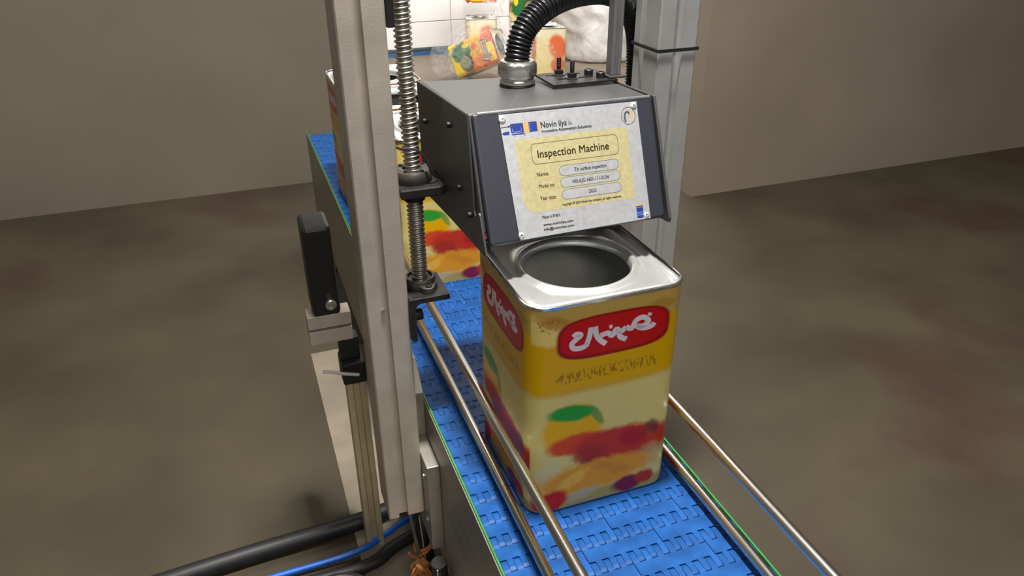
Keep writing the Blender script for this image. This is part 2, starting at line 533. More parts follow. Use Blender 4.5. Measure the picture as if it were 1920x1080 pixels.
for s in (-1, 1):
    xa, xb = sorted((s * 0.1915, s * 0.1937))
    sp = MB().box(xa, xb, -0.78, 2.2, -0.36, -0.003).build('side_plate', STEEL_PLATE, conv, 0.0008)
    xa, xb = sorted((s * 0.1885, s * 0.1918))
    MB().box(xa, xb, -0.78, 2.2, -0.012, 0.0015).build('wear_strip', GREEN, conv)
    hx = s * 0.1942
    for (yy, zz) in ((0.004, -0.082), (0.011, -0.125), (0.012, -0.160), (0.011, -0.198), (-0.25, -0.10), (-0.25, -0.2), (0.55, -0.1), (0.55, -0.2)):
        MB().lathe([(0.0065, 0), (0.0065, 0.0012), (0.004, 0.002)], (hx - (0.001 if s > 0 else -0.001), yy, zz), 10, 'x').build('screw_head', CHROME, sp, smooth=True)
for yy in (-0.6, 1.0, 1.95):
    for s in (-1, 1):
        MB().box(s * 0.17 - 0.02, s * 0.17 + 0.02, yy - 0.02, yy + 0.02, FZ, -0.30).build('leg', STEEL_PLATE, conv, 0.002)

# guide rails: two polished rods on either side of the belt
for s, lab in ((-1, 'pair of polished steel guide rods running along the belt, nearest the post'), (1, 'pair of polished steel guide rods along the far right edge of the belt')):
    rx = -0.135 if s < 0 else 0.163
    g = thing('guide_rail', lab, 'guide rail', (rx, 0.6, 0.0), 'guide rails along the belt')
    for z, r in ((0.128, 0.0085), (0.0195, 0.0085)):
        MB().tube([(rx, -0.78, z), (rx, 0.95 if s < 0 else 2.15, z)], r, 20).build('rod', ROD_STEEL, g, smooth=True)
    for yy in (-0.70, 0.92 if s < 0 else 2.05):
        b = MB().box(rx + s * 0.015 - 0.005, rx + s * 0.015 + 0.005, yy - 0.015, yy + 0.015, 0.008, 0.15)
        xa, xb = sorted((rx + s * 0.015, s * 0.212))
        b.box(xa, xb, yy - 0.015, yy + 0.015, 0.008, 0.016)
        xa, xb = sorted((s * 0.2, s * 0.212))
        b.box(xa, xb, yy - 0.015, yy + 0.015, -0.06, 0.016)
        b.build('rail_bracket', STEEL_PLATE, g)

# ------------------------------------------------------------------ tins
TW, TH, TR = 0.252, 0.385, 0.032
NA = 96
def rsq(a, inset=0.0):
    h, r = TW / 2 - inset, max(0.004, TR - inset)
    c, s = abs(math.cos(a)), abs(math.sin(a))
    t = h / max(c, s)
    x, y = t * c, t * s
    if x > h - r and y > h - r:
        cc = h - r
        bq = (c + s) * cc
        t = bq + math.sqrt(max(0, bq * bq - 2 * cc * cc + r * r))
    return t
def ring(z, inset=None, rad=None):
    out = []
    for k in range(NA):
        a = 2 * math.pi * (k + 0.5) / NA
        t = rad if rad else rsq(a, inset)
        out.append((t * math.cos(a), t * math.sin(a), z))
    return out
def ribbon(pts, wd, th, plane):
    P = [Vector((p[0], p[1])) for p in spline([(x, y, 0) for x, y in pts], 5)]
    b = MB()
    ra, rb = [], []
    rings = []
    for i, p in enumerate(P):
        t = (P[min(i + 1, len(P) - 1)] - P[max(i - 1, 0)])
        t = t.normalized() if t.length > 1e-9 else Vector((1, 0))
        n = Vector((-t.y, t.x)) * wd / 2
        a, c = p + n, p - n
        rings.append([plane(a.x, a.y, 0), plane(a.x, a.y, th), plane(c.x, c.y, th), plane(c.x, c.y, 0)])
    b.loops(rings, True, True, True)
    return b
SCRIPT = [
    ([(-62, 9), (-57, 13), (-50, 10), (-57, 4), (-64, -3), (-60, -12), (-46, -13), (-38, -8)], 7),
    ([(-40, -9), (-36, 4), (-34, 20)], 7),
    ([(-27, 20), (-25, 6), (-18, -6), (-8, -15)], 7),
    ([(-18, 2), (-6, 4), (2, -2), (8, 8), (16, 2), (24, 8)], 7),
    ([(12, 2), (16, -8), (26, -14)], 7),
    ([(24, 8), (34, 4), (40, 16), (52, 20), (62, 11), (52, 4), (42, 6), (54, 0), (68, 1), (72, 6)], 7),
    ([(-4, 14), (1, 15)], 5), ([(60, 24), (66, 22)], 4),
]
def make_tin(name, label, art, lettering=True, group=None, loc=(0, 0, 0)):
    t = thing(name, label, 'tin', loc, group)
    zs = [0.004, 0.1, 0.2, 0.3, TH - 0.006]
    b = MB().loops([ring(0.004, 0.004)] + [ring(z, 0.0) for z in zs[0:]] )
    me = b.mesh('tin_body', art, (0, 0, 0), True, 40, recalc=True)
    uv = me.uv_layers.new(name='label')
    for poly in me.polygons:
        cx, cy = poly.center.x, poly.center.y
        for li in poly.loop_indices:
            v = me.vertices[me.loops[li].vertex_index].co
            if abs(cy) >= abs(cx):
                u = v.x if cy < 0 else -v.x
            else:
                u = -v.y if cx < 0 else v.y
            uv.data[li].uv = (u, v.z)
    place('tin_body', me, t)
    MB().loops([ring(0.0045, 0.0008), ring(0.0, 0.0015), ring(0.0, 0.004), ring(0.005, 0.005), ring(0.006, 0.10)], cap1=True).build('bottom_seam', TINPLATE, t, smooth=True, local=True)
    MB().loops([ring(TH - 0.007, 0.0005), ring(TH - 0.006, -0.0015), ring(TH - 0.001, -0.0018), ring(TH, 0.0), ring(TH - 0.001, 0.0025), ring(TH - 0.007, 0.0035)]).build('rim', TINPLATE, t, smooth=True, angle=60, local=True)
    RR = 0.084
    MB().loops([ring(TH - 0.006, 0.0030), ring(TH - 0.0085, 0.006), ring(TH - 0.0085, 0.014), ring(TH - 0.0065, 0.016), ring(TH - 0.0065, 0.0175)] +
               [[tuple(Vector(p).lerp(Vector(q), f)) for p, q in zip(ring(TH - 0.0065, 0.0175), ring(TH - 0.0075, rad=0.099))] for f in (0.33, 0.66)] +
               [ring(TH - 0.0075, rad=0.0985), ring(TH - 0.004, rad=0.0955), ring(TH - 0.0025, rad=0.0915), ring(TH - 0.004, rad=0.0875), ring(TH - 0.009, rad=RR + 0.001), ring(TH - 0.016, rad=RR), ring(TH - 0.017, rad=RR + 0.0015)]
               ).build('top_panel', TIN_TOP, t, smooth=True, angle=60, local=True)
    MB().loops([ring(TH - 0.010, 0.0035), ring(0.012, 0.0035), ring(0.008, 0.012)], cap1=True).build('inner_wall', TIN_INSIDE, t, smooth=True, local=True)
    if lettering:
        for side in ('front', 'left'):
            b = MB()
            for pts, wd in SCRIPT:
                q = [((x + 1) / 1000 * 0.98, 0.320 + y / 1000 * 0.95) for x, y in pts]
                if side == 'front':
                    pl = lambda u, v, d: (u, -TW / 2 - 0.0001 - d, v)
                else:
                    pl = lambda u, v, d: (-TW / 2 - 0.0001 - d, -u, v)
                rb = ribbon(q, wd / 1000 * 1.2, 0.0005, pl)
                k = len(b.v)
                b.v += rb.v
                b.f += [tuple(i + k for i in f) for f in rb.f]
            b.build('logo_lettering', WHITE_INK, t, local=True)
    return t

tin = make_tin('oil_tin', 'large open yellow printed tin under the inspection hood, closest to camera', ART, group='yellow tins on the conveyor')
labs = ['yellow printed tin waiting on the belt directly behind the lead screw, first of the queue',
        'yellow printed tin second in the queue behind the hood', 
        'yellow printed tin last in the queue at the far belt end']
for k in range(3):
    c = copy_tree(tin)
    c.location = ((0.002, -0.028, -0.042)[k], 0.838 + 0.278 * k, 0.0005)
    c['label'] = labs[k]
tin.location = (0.0115, 0.0085, 0.0005)

# ------------------------------------------------------------------ left gantry post with its mounting plates
def post(name, label, x0, x1, y0, y1, z0, z1, g0, g1, mt, flip=False):
    t = thing(name, label, 'post', ((x0 + x1) / 2, (y0 + y1) / 2, z0), 'gantry posts')
    c, d = 0.0025, 0.011
    P = [(x0 + c, y0), (g0, y0), (g0, y0 + 0.002), (g0 + 0.001, y0 + d), (g1 - 0.001, y0 + d), (g1, y0 + 0.002), (g1, y0), (x1 - c, y0), (x1, y0 + c)]
    q = 0.0012
    def side(x, ys, inw):
        out = []
        for yy in ys:
            out += [(x, yy - q), (x + inw, yy - q), (x + inw, yy + q), (x, yy + q)]
        return out
    L = y1 - y0
    if flip:
        sl, sw = 0.022, 0.018
        left = [(x0, y1 - c), (x0, y1 - sl), (x0 + 0.010, y1 - sl), (x0 + 0.010, y1 - sl - sw), (x0, y1 - sl - sw)]
        P += side(x1, (y0 + L * 0.35, y0 + L * 0.6), -0.0015)
    else:
        P += side(x1, (y0 + L * 0.35, y0 + L * 0.6), -0.0015)
        left = [(x0, y1 - c)] + side(x0, (y0 + 0.052, y0 + 0.026), 0.0015)
        left = [(x0, y1 - c), (x0, y0 + 0.052 + q), (x0 + 0.0015, y0 + 0.052 + q), (x0 + 0.0015, y0 + 0.052 - q), (x0, y0 + 0.052 - q),
                (x0, y0 + 0.026 + q), (x0 + 0.0015, y0 + 0.026 + q), (x0 + 0.0015, y0 + 0.026 - q), (x0, y0 + 0.026 - q)]
    P += [(x1, y1 - c), (x1 - c, y1), (x0 + c, y1)] + left + [(x0, y0 + c)]
    MB().prism(P, 'z', z0, z1).build('profile', mt, t)
    return t
lp = post('gantry_post', 'worn grey aluminium profile post standing left of the lead screw', -0.2935, -0.2195, 0.20, 0.29, -0.238, 1.15, -0.273, -0.254, ALU)
MB().lathe([(0.0035, 0), (0.0035, 0.003), (0.001, 0.0035)], (-0.2635, 0.2075, 0.24), 12, 'y').build('slot_screw', CHROME, lp, smooth=True)
rp_ = post('gantry_post', 'grey aluminium profile post right of the hood with a black cable tie', 0.252, 0.328, 0.22, 0.31, -0.238, 1.15, 0.281, 0.299, ALU_R, True)

for s, lab in ((-1, 'grey steel mounting plate bolting the left post to the conveyor side'), (1, 'grey steel mounting plate bolting the right post to the conveyor side')):
    mpn = thing('mounting_plate', lab, 'bracket', (s * 0.21, 0.2, -0.30), 'post mounting plates')
    if s < 0:
        b = MB().box(-0.2192, -0.1940, 0.152, 0.40, -0.302, -0.086)
        b.build('plate', STEEL_PLATE, mpn, 0.0015)
        b = MB().prism([(0.252, -0.0855), (0.252, 0.018), (0.30, 0.070), (0.40, 0.070), (0.40, -0.0855)], 'x', -0.2192, -0.1940)
        b.build('upper_plate', STEEL_PLATE, mpn, 0.001)
        for yy, zz in ((0.178, -0.125), (0.178, -0.24)):
            MB().lathe([(0.006, 0.003), (0.006, 0), (0.003, -0.001)], (-0.2222, yy, zz), 14, 'x').build('bolt_head', CHROME, mpn, smooth=True)
    else:
        MB().box(0.1940, 0.2515, 0.225, 0.305, -0.302, -0.03).build('plate', STEEL_PLATE, mpn, 0.0015)

# ------------------------------------------------------------------ lead screw and its carriers
SX, SY = -0.187, 0.241
ls = thing('lead_screw', 'long threaded steel lead screw standing beside the hood', 'lead screw', (SX, SY, 0.262))
p, r0, r1 = 0.008, 0.0112, 0.0147
z0, z1, nz, nt = 0.275, 0.99, 9, 24
rings = []
steps = int((z1 - z0) / p * nz)
prof = [0, 0.0, 0.35, 0.8, 1, 1, 0.8, 0.35, 0.0]
for j in range(steps):
    z = z0 + j * p / nz
    rg = []
    for k in range(nt):
        ph = ((z / p) - k / nt) % 1.0 * nz
        i0 = int(ph) % nz
        f = ph - int(ph)
        pr = prof[i0] * (1 - f) + prof[(i0 + 1) % nz] * f
        r = r0 + (r1 - r0) * pr
        a = 2 * math.pi * k / nt
        rg.append((SX + r * math.cos(a), SY + r * math.sin(a), z))
    rings.append(rg)
MB().loops(rings, True, True, True).build('thread', SCREW_STEEL, ls, smooth=True, angle=80)
MB().lathe([(0.0105, 0.262), (0.0105, 0.30)], (SX, SY, 0), 20).build('journal', NUT_GREY, ls, smooth=True)

nut = thing('carrier_nut', 'dark flanged nut and carrier plate halfway up the lead screw', 'nut', (SX, SY, 0.43))
MB().lathe([(0.0152, 0.462), (0.031, 0.462), (0.032, 0.464), (0.032, 0.480), (0.030, 0.483), (0.0175, 0.484), (0.0152, 0.482)], (SX, SY, 0), 40, cap=False).build('flange', NUT_GREY, nut, smooth=True)
MB().lathe([(0.0152, 0.447), (0.019, 0.447), (0.0205, 0.440), (0.0185, 0.428), (0.0152, 0.428)], (SX, SY, 0), 32, cap=False).build('nut_sleeve', BLACK_STEEL, nut, smooth=True)
pl_ = MB().prism([(-0.2185, 0.194), (-0.152, 0.194), (-0.1425, 0.20), (-0.1425, 0.285), (-0.2185, 0.285)], 'z', 0.446, 0.462)
pl_.build('carrier_plate', BLACK_STEEL, nut, 0.002)
for a in (0.6, 2.3, 4.0, 5.2):
    MB().lathe([(0.0033, 0.4835), (0.0033, 0.4855)], (SX + 0.0245 * math.cos(a), SY + 0.0245 * math.sin(a), 0), 8).build('cap_screw', BLACK_PL, nut)

br = thing('angle_bracket', 'black steel angle bracket bolted to the left post below the screw', 'bracket', (-0.2, 0.22, 0.18))
c = [(-0.2193, 0.176), (-0.2193, 0.262), (-0.146, 0.262), (-0.146, 0.2515), (-0.200, 0.2515), (-0.205, 0.249), (-0.2085, 0.244), (-0.209, 0.238), (-0.209, 0.176)]
MB().prism(c, 'y', 0.19, 0.283).build('angle', BLACK_STEEL, br, 0.001)
bt = MB().lathe([(0.0105, -0.2088), (0.0105, -0.196), (0.0095, -0.1945), (0.006, -0.1945), (0.0055, -0.199)], (0, 0.207, 0.222), 24, 'x').build('bolt', BLACK_PL, br, smooth=True)
bear = thing('bearing_flange', 'grey flanged bearing seating the bottom of the lead screw', 'bearing', (SX, SY, 0.262))
MB().lathe([(0.0122, 0.2625), (0.027, 0.2625), (0.0278, 0.265), (0.0278, 0.279), (0.026, 0.282), (0.0225, 0.282), (0.021, 0.277), (0.0122, 0.276)], (SX, SY, 0), 40, cap=False).build('bearing_ring', NUT_GREY, bear, smooth=True)
lug = [(-0.022, -0.010), (-0.019, -0.022), (-0.012, -0.030), (-0.010, -0.036), (-0.004, -0.041), (0.006, -0.041), (0.011, -0.036), (0.013, -0.030), (0.020, -0.021), (0.0225, -0.010)]
MB().prism([(SX + 0.006 + x, SY + y) for x, y in lug], 'z', 0.2622, 0.2735).build('bearing_lug', NUT_GREY, bear, 0.0015)
MB().lathe([(0.0058, 0.2738), (0.0058, 0.2765), (0.0045, 0.278), (0.0032, 0.278), (0.0030, 0.2752)], (SX + 0.0075, SY - 0.0325, 0), 18).build('socket_screw', BLACK_PL, bear, smooth=True)
# black stop block at the top
MB().box(-0.2185, -0.206, 0.20, 0.228, 0.715, 0.78).build('limit_switch', BLACK_PL, None, 0.002)
tag(bpy.data.objects['limit_switch'], 'small black switch block at the top of the left post', 'switch')

wire = spline([(-0.214, 0.255, 0.52), (-0.205, 0.222, 0.523), (-0.183, 0.214, 0.522), (-0.168, 0.212, 0.500), (-0.160, 0.212, 0.480), (-0.1492, 0.22, 0.468)], 8)
tag(MB().tube(wire, 0.0022, 8).build('thin_cable', CABLE, None, smooth=True), 'thin black cable looped over the carrier nut', 'cable')

# ------------------------------------------------------------------ inspection hood
hood = thing('inspection_hood', 'charcoal sheet metal inspection hood hanging over the tin', 'machine hood', (0.01, 0.2, 0.40))
FT, FB = Vector((0, 0.066, 0.613)), Vector((0, -0.008, 0.437))
XL, XR = -0.138, 0.158
up = (FT - FB).normalized()
nf = Vector((0, -up.z, up.y))         # out of the front face
def fp(x, s, d=0.0):                   # point on the front slope, s metres up from the bottom edge
    q = FB + up * s + nf * d
    return (x, q.y, q.z)
SL = (FT - FB).length
rl, rr = 0.352, 0.285
body = MB().hexa([(XL, 0.012, 0.450), (XR, 0.012, 0.450), (XR, rr, 0.445), (XL, rl, 0.44),
                  (XL, 0.072, 0.612), (XR, 0.072, 0.610), (XR, rr, 0.603), (XL, rl, 0.598)])
body.build('casing', HOOD, hood, 0.003, seg=3)
fc = MB().hexa([fp(XL + 0.004, 0, -0.016), fp(XR - 0.002, 0.004, -0.016), fp(XR - 0.002, 0.004, 0), fp(XL + 0.004, 0, 0),
                fp(XL + 0.004, SL, -0.012), fp(XR - 0.002, SL, -0.012), fp(XR - 0.002, SL, 0), fp(XL + 0.004, SL, 0)])
fcov = fc.build('front_cover', HOOD_FRONT, hood, 0.0045, seg=4)
lip = MB().tube([fp(XL + 0.012, SL - 0.001, -0.002), fp(XR - 0.006, SL - 0.001, -0.002)], 0.0032, 12)
lip.build('folded_edge', mat('edge_highlight', (150, 150, 152), 0.25, 0.7, 0.1), fcov, smooth=True)  # pale colour paints the highlight along the fold
PY = [(0.066, 0.613), (0.044, 0.475), (0.040, 0.468), (0.022, 0.480), (0.018, 0.478), (-0.009, 0.424), (-0.006, 0.421), (0.168, 0.410), (0.366, 0.393), (0.366, 0.596)]
lpn = MB().prism(PY, 'x', XL - 0.0035, XL - 0.0005).build('side_panel', HOOD, hood, 0.0006)
PR = [(0.066, 0.613), (-0.012, 0.440), (-0.010, 0.432), (0.168, 0.415), (0.29, 0.405), (0.29, 0.603)]
rpn = MB().prism(PR, 'x', XR + 0.0005, XR + 0.005).build('side_panel', HOOD, hood, 0.0012)
MB().tube([(XL - 0.002, 0.066, 0.6135), (XL - 0.002, 0.366, 0.5965)], 0.0011, 8).build('bright_edge', CHROME, lpn)
for yy, zz in ((0.155, 0.575), (0.109, 0.489), (0.057, 0.464), (0.31, 0.54)):
    MB().lathe([(0.0048, -0.0005), (0.0048, -0.0055), (0.0035, -0.0065), (0.002, -0.0065)], (XL - 0.0035, yy, zz), 16, 'x').build('side_bolt', BLACK_PL, lpn, smooth=True)
MB().lathe([(0.0028, -0.0002), (0.0022, -0.0006)], (XL - 0.0035, 0.058, 0.433), 12, 'x').build('side_hole', BLACK_PL, lpn)

# name plate on the front cover
npz = MB()
PC = Vector((0.018, 0.0285, 0.524)) + nf * 0.0006
def pp(x, y, d=0.0):       # plate coordinates in millimetres
    q = PC + up * (y / 1000) + nf * d
    return (q.x + x / 1000, q.y, q.z)
def sheet(poly, d0, d1, b=None):
    b = b or MB()
    k, n = len(b.v), len(poly)
    for d in (d0, d1):
        b.v += [Vector(pp(x, y, d)) for x, y in poly]
    b.f.append(tuple(k + i for i in range(n))[::-1])
    b.f.append(tuple(k + n + i for i in range(n)))
    b.f += [(k + i, k + (i + 1) % n, k + n + (i + 1) % n, k + n + i) for i in range(n)]
    return b
def rrect(x0, x1, y0, y1, r, n=6):
    rs = r if isinstance(r, (list, tuple)) else [r] * 4   # BL BR TR TL
    out = []
    for (cx, cy, a0), q in zip(((x0, y0, 180), (x1, y0, 270), (x1, y1, 0), (x0, y1, 90)), rs):
        sx = 1 if cx == x0 else -1
        sy = 1 if cy == y0 else -1
        for k in range(n + 1):
            a = math.radians(a0 + 90 * k / n)
            out.append((cx + sx * q + q * math.cos(a), cy + sy * q + q * math.sin(a)))
    return out
def outline(poly_o, poly_i, d0, d1):
    b = MB()
    b.loops([[pp(x, y, d0) for x, y in poly_i], [pp(x, y, d1) for x, y in poly_i], [pp(x, y, d1) for x, y in poly_o], [pp(x, y, d0) for x, y in poly_o], [pp(x, y, d0) for x, y in poly_i]])
    return b
plate = sheet([(-106.5, -91), (110.2, -88.5), (109.5, 90.5), (-113, 91.5)], 0, 0.0012).build('name_plate', PLATE, hood, 0.0003)
T0 = 0.00122
sheet(rrect(-94, 88, -54.5, 54, [22, 3, 2, 2]), T0, T0 + 0.00006).build('straw_field', PRINT_YELLOW, plate)
T1, T2, T3 = T0 + 0.00010, T0 + 0.00018, T0 + 0.00026
b = outline(rrect(-70.8, 70, 15, 45.5, 7), rrect(-70.1, 69.3, 15.7, 44.8, 6.4), T1, T1 + 0.00006)
b.build('title_frame', PRINT_BROWN, plate)
for yc in (1.0, -16.2, -33.9):
    o_, i_ = rrect(-31.2, 67.1, yc - 7.6, yc + 7.6, 7.2), rrect(-30.7, 66.6, yc - 7.1, yc + 7.1, 6.8)
    sheet(i_, T1, T1 + 0.00005).build('value_field', PLATE, plate)
    outline(o_, i_, T2, T2 + 0.00006).build('field_outline', PRINT_GREY, plate)
for yc, x0, x1 in ((-5.2, -71, -31.5), (-22.5, -70, -31.5), (-40.5, -70, -31.5)):
    sheet([(x0, yc), (x1, yc), (x1, yc + 0.45), (x0, yc + 0.45)], T1, T1 + 0.00005).build('rule_line', PRINT_ORANGE, plate)

dg = None
_cap = [None]
def text_mesh(s):
    cu = bpy.data.curves.new('lettering', 'FONT')
    cu.body = s
    cu.size = 1
    cu.resolution_u = 3
    o = bpy.data.objects.new('lettering_tmp', cu)
    COL.objects.link(o)
    bpy.context.view_layer.update()
    me = bpy.data.meshes.new_from_object(o.evaluated_get(bpy.context.evaluated_depsgraph_get()))
    bpy.data.objects.remove(o)
    bpy.data.curves.remove(cu)
    return me
def lettering(s, x0, x1, base, cap, mt, parent, mapf, bold=0.0, name='lettering'):
    if _cap[0] is None:
        h = text_mesh('H')
        _cap[0] = max(v.co.y for v in h.vertices)
    me = text_mesh(s)
    xa, xb = min(v.co.x for v in me.vertices), max(v.co.x for v in me.vertices)
    kx, ky = (x1 - x0) / (xb - xa), cap / _cap[0]
    off = Vector((0, 0, 0))
    q = parent
    for v in me.vertices:
        v.co = mapf(x0 + (v.co.x - xa) * kx, base + v.co.y * ky)
    if bold:
        bmm = bmesh.new()
        bmm.from_mesh(me)
        geo = bmm.verts[:] + bmm.edges[:] + bmm.faces[:]
        for dx, dy in ((bold, 0), (0, bold), (bold, bold)):
            d = bmesh.ops.duplicate(bmm, geom=geo)
            o0 = Vector(mapf(0, 0))
            dv = Vector(mapf(dx, dy)) - o0
            bmesh.ops.translate(bmm, verts=[e for e in d['geom'] if isinstance(e, bmesh.types.BMVert)], vec=dv)
        bmm.to_mesh(me)
        bmm.free()
    me.materials.clear()
    me.materials.append(mt)
    o = bpy.data.objects.new(name, me)
    COL.objects.link(o)
    o.parent = parent
    return o
hl = Vector(hood.location)
mapP = lambda x, y: Vector(pp(x, y, T3)) - hl
for s, x0, x1, bs, cap, mt, bd in (
    ('Novin ilya', -50.6, -9.5, 66.5, 8.6, PRINT_GREY, 0.25), ('Co.', -6.8, -0.8, 67.0, 4.6, PRINT_GREY, 0.1),
    ('Innovative Automation Solutions', -50, 29.5, 59.6, 4.0, PRINT_GREY, 0.28),
    ('Inspection Machine', -61.5, 54, 24.0, 11.0, PRINT_BROWN, 0.3),
    ('Name:', -66.5, -48, -2.6, 5.6, PRINT_BROWN, 0.15), ('Model no:', -66, -41, -19.8, 5.6, PRINT_BROWN, 0.15), ('Year date:', -66.5, -41, -37.8, 5.6, PRINT_BROWN, 0.15),
    ('Tin surface inspection', -6.6, 46.2, -1.8, 5.2, PRINT_BLACK, 0.2), ('NIS-KJG-1601-111-0134', -11.8, 47.7, -19.2, 5.2, PRINT_BLACK, 0.2), ('2023', 12.2, 24.7, -36.6, 5.0, PRINT_BLACK, 0.2),
    ('copyright \u00a9 2020 Novin ilya company, all rights reserved.', -32.7, 64.9, -50.0, 3.6, PRINT_BLACK, 0.15),
    ('Made in', -67.2, -51.5, -64.6, 3.9, PRINT_BLACK, 0.12), ('Iran.', -50, -38.2, -64.6, 5.0, PRINT_BLACK, 0.12),
    ('www.novinilya.com', -67.3, -18.9, -75.6, 3.6, PRINT_BLACK, 0.22), ('info@novinilya.com', -67.3, -18.9, -82.6, 3.6, PRINT_BLACK, 0.22)):
    lettering(s, x0, x1, bs, cap, mt, plate, mapP, bd)

def ell(cx, cy, rx, ry, n=36):
    return [(cx + rx * math.cos(2 * math.pi * k / n), cy + ry * math.sin(2 * math.pi * k / n)) for k in range(n)]
outline(ell(92.8, 70.4, 12.0, 13.2), ell(92.8, 70.4, 11.4, 12.6), T1, T1 + 0.0001).build('emblem_ring', PRINT_BLACK, plate)
def arc(cx, cy, r, w, a0, a1, tail):
    pts = [(cx + (r) * math.cos(math.radians(a0 + (a1 - a0) * k / 12)), cy + r * math.sin(math.radians(a0 + (a1 - a0) * k / 12))) for k in range(13)]
    return pts
arch = [(87.4, 61.5), (86.6, 68), (87.4, 73.5), (90.3, 76.2), (93.2, 75.6), (95.0, 72.8)]
ribbon(arch, 2.6, 0, lambda u, v, d: (u, v, 0))
def rib_plate(pts, wd, mt, name):
    ribbon(pts, wd, 0.0001, lambda u, v, d: pp(u, v, T1 + d)).build(name, mt, plate)
rib_plate(arch, 2.8, PRINT_GREY, 'emblem_arch')
rib_plate([(95.8, 74.5), (97.2, 70.5), (98.4, 65.5), (98.6, 61.0)], 2.9, PRINT_ORANGE, 'emblem_leg')
rib_plate([(95.0, 80.5), (97.0, 78.0)], 2.2, PRINT_ORANGE, 'emblem_spark')
# printed pictogram of a plug and two connectors
def blk(x0, x1, y0, y1, mt, name, d=T1):
    sheet([(x0, y0), (x1, y0), (x1, y1), (x0, y1)], d, d + 0.00006).build(name, mt, plate)
blk(-97.5, -77.8, 63.5, 77.0, PRINT_BLUE, 'pictogram_box')
blk(-96.5, -76.8, 60.8, 62.6, PRINT_BLUE, 'pictogram_foot')
blk(-93.2, -91.6, 58.6, 60.0, PRINT_BLUE, 'pictogram_dot')
blk(-77.6, -76.0, 58.6, 60.0, PRINT_BLUE, 'pictogram_dot')
blk(-77.4, -69.8, 62.5, 77.4, PRINT_ORANGE, 'pictogram_band')
blk(-69.2, -56.4, 62.8, 77.2, PRINT_BLUE, 'pictogram_box')
blk(-56.0, -53.0, 63.2, 77.0, PRINT_ORANGE, 'pictogram_band')
for pts in ([(-95, 70), (-94, 65.6), (-82, 65.6), (-81.5, 71)], [(-67.6, 75.5), (-67.6, 65)]):
    ribbon(pts, 0.45, 0.0001, lambda u, v, d: pp(u, v, T2 + d)).build('pictogram_line', PRINT_LIGHT, plate)
rib_plate([(-111.8, 73.0), (-104, 73.2), (-99, 73.6)], 0.9, PRINT_BLACK, 'pictogram_wire')
ribbon([(-101.5, 73.6), (-96.0, 74.0)], 2.4, 0.0001, lambda u, v, d: pp(u, v, T1 + d)).build('pictogram_plug', PRINT_GREY, plate)
sheet([(-111, 63.2), (-107.5, 62), (-100.2, 62), (-100.2, 67), (-107.5, 66.4), (-111, 64.8)], T1, T1 + 0.00006).build('pictogram_plug', PRINT_BLUE, plate)
blk(-99.6, -96.2, 62.6, 66.6, PRINT_LIGHT, 'pictogram_tip')
# spool pictogram at the lower right
sheet([(87.6, -67.5), (87.6, -84.5), (90, -86), (96, -86), (98.6, -84.5), (99, -67)], T1, T1 + 0.00006).build('pictogram_spool', PRINT_BLUE, plate)
sheet([(87.2, -66.8), (88.6, -64.4), (97, -64.0), (100, -62.4), (100, -64.6), (98, -66.6)], T2, T2 + 0.00006).build('pictogram_band', PRINT_ORANGE, plate)
for yy in (-69.5, -77, -78.8, -81.4):
    sheet([(88, yy), (98.6, yy), (98.6, yy + 0.45), (88, yy + 0.45)], T2, T2 + 0.00006).build('pictogram_line', PRINT_LIGHT, plate)
q3 = nf.to_track_quat('Z', 'Y').to_matrix()
for x, y, r in ((-108.2, 84.6, 5.6), (103.7, 84.4, 4.6), (-103.4, -84.2, 4.6), (103.6, -82.6, 4.6)):
    b = MB()
    rings = []
    for rr_, hh in ((r, 0.0), (r, 0.0008), (r * 0.8, 0.0016), (r * 0.4, 0.0020), (r * 0.3, 0.0014)):
        rings.append([pp(x + rr_ * math.cos(2 * math.pi * k / 24), y + rr_ * math.sin(2 * math.pi * k / 24), 0.0012 + hh) for k in range(24)])
    b.loops(rings, True, True, True)
    rv = b.build('rivet', RIVET, plate, smooth=True)
for x, y, r in ((103.7, 84.4, 4.6), (-103.4, -84.2, 4.6), (103.6, -82.6, 4.6), (-108.2, 84.6, 3.2)):
    sheet(ell(x, y, r * 0.25, r * 0.25, 10), 0.0026, 0.0028).build('rivet_hole', PRINT_BLACK, plate)

# cable gland on top of the hood
GX, GY, GZ = -0.001, 0.236, 0.6045
gl = thing('cable_gland', 'nickel plated hexagonal cable gland on top of the hood', 'cable gland', (GX, GY, GZ))
MB().lathe([(0.0295, 0), (0.0295, 0.004), (0.028, 0.005)], (GX, GY, GZ + 0.0003), 40).build('gasket', BLACK_PL, gl, smooth=True)
MB().lathe([(0.0285, 0.0055), (0.0295, 0.007), (0.0295, 0.011), (0.0275, 0.0125), (0.0275, 0.015)], (GX, GY, GZ), 40).build('collar', CHROME, gl, smooth=True)
rings = []
for z, rr_, rnd in ((0.0155, 0.0285, 0.6), (0.018, 0.0305, 0.15), (0.022, 0.0315, 0.0), (0.033, 0.0315, 0.0), (0.038, 0.0305, 0.25), (0.0415, 0.0275, 0.8), (0.0425, 0.024, 1.0), (0.0425, 0.021, 1.0)):
    rg = []
    for k in range(60):
        a = 2 * math.pi * k / 60
        am = ((a + 0.25) % (math.pi / 3)) - math.pi / 6
        hexr = min(rr_ * 0.93 / math.cos(am), rr_ * 1.03)
        r = hexr * (1 - rnd) + rr_ * rnd
        rg.append((GX + r * math.cos(a), GY + r * math.sin(a), GZ + z))
    rings.append(rg)
MB().loops(rings, True, True, True).build('hex_nut', CHROME, gl, smooth=True, angle=28)

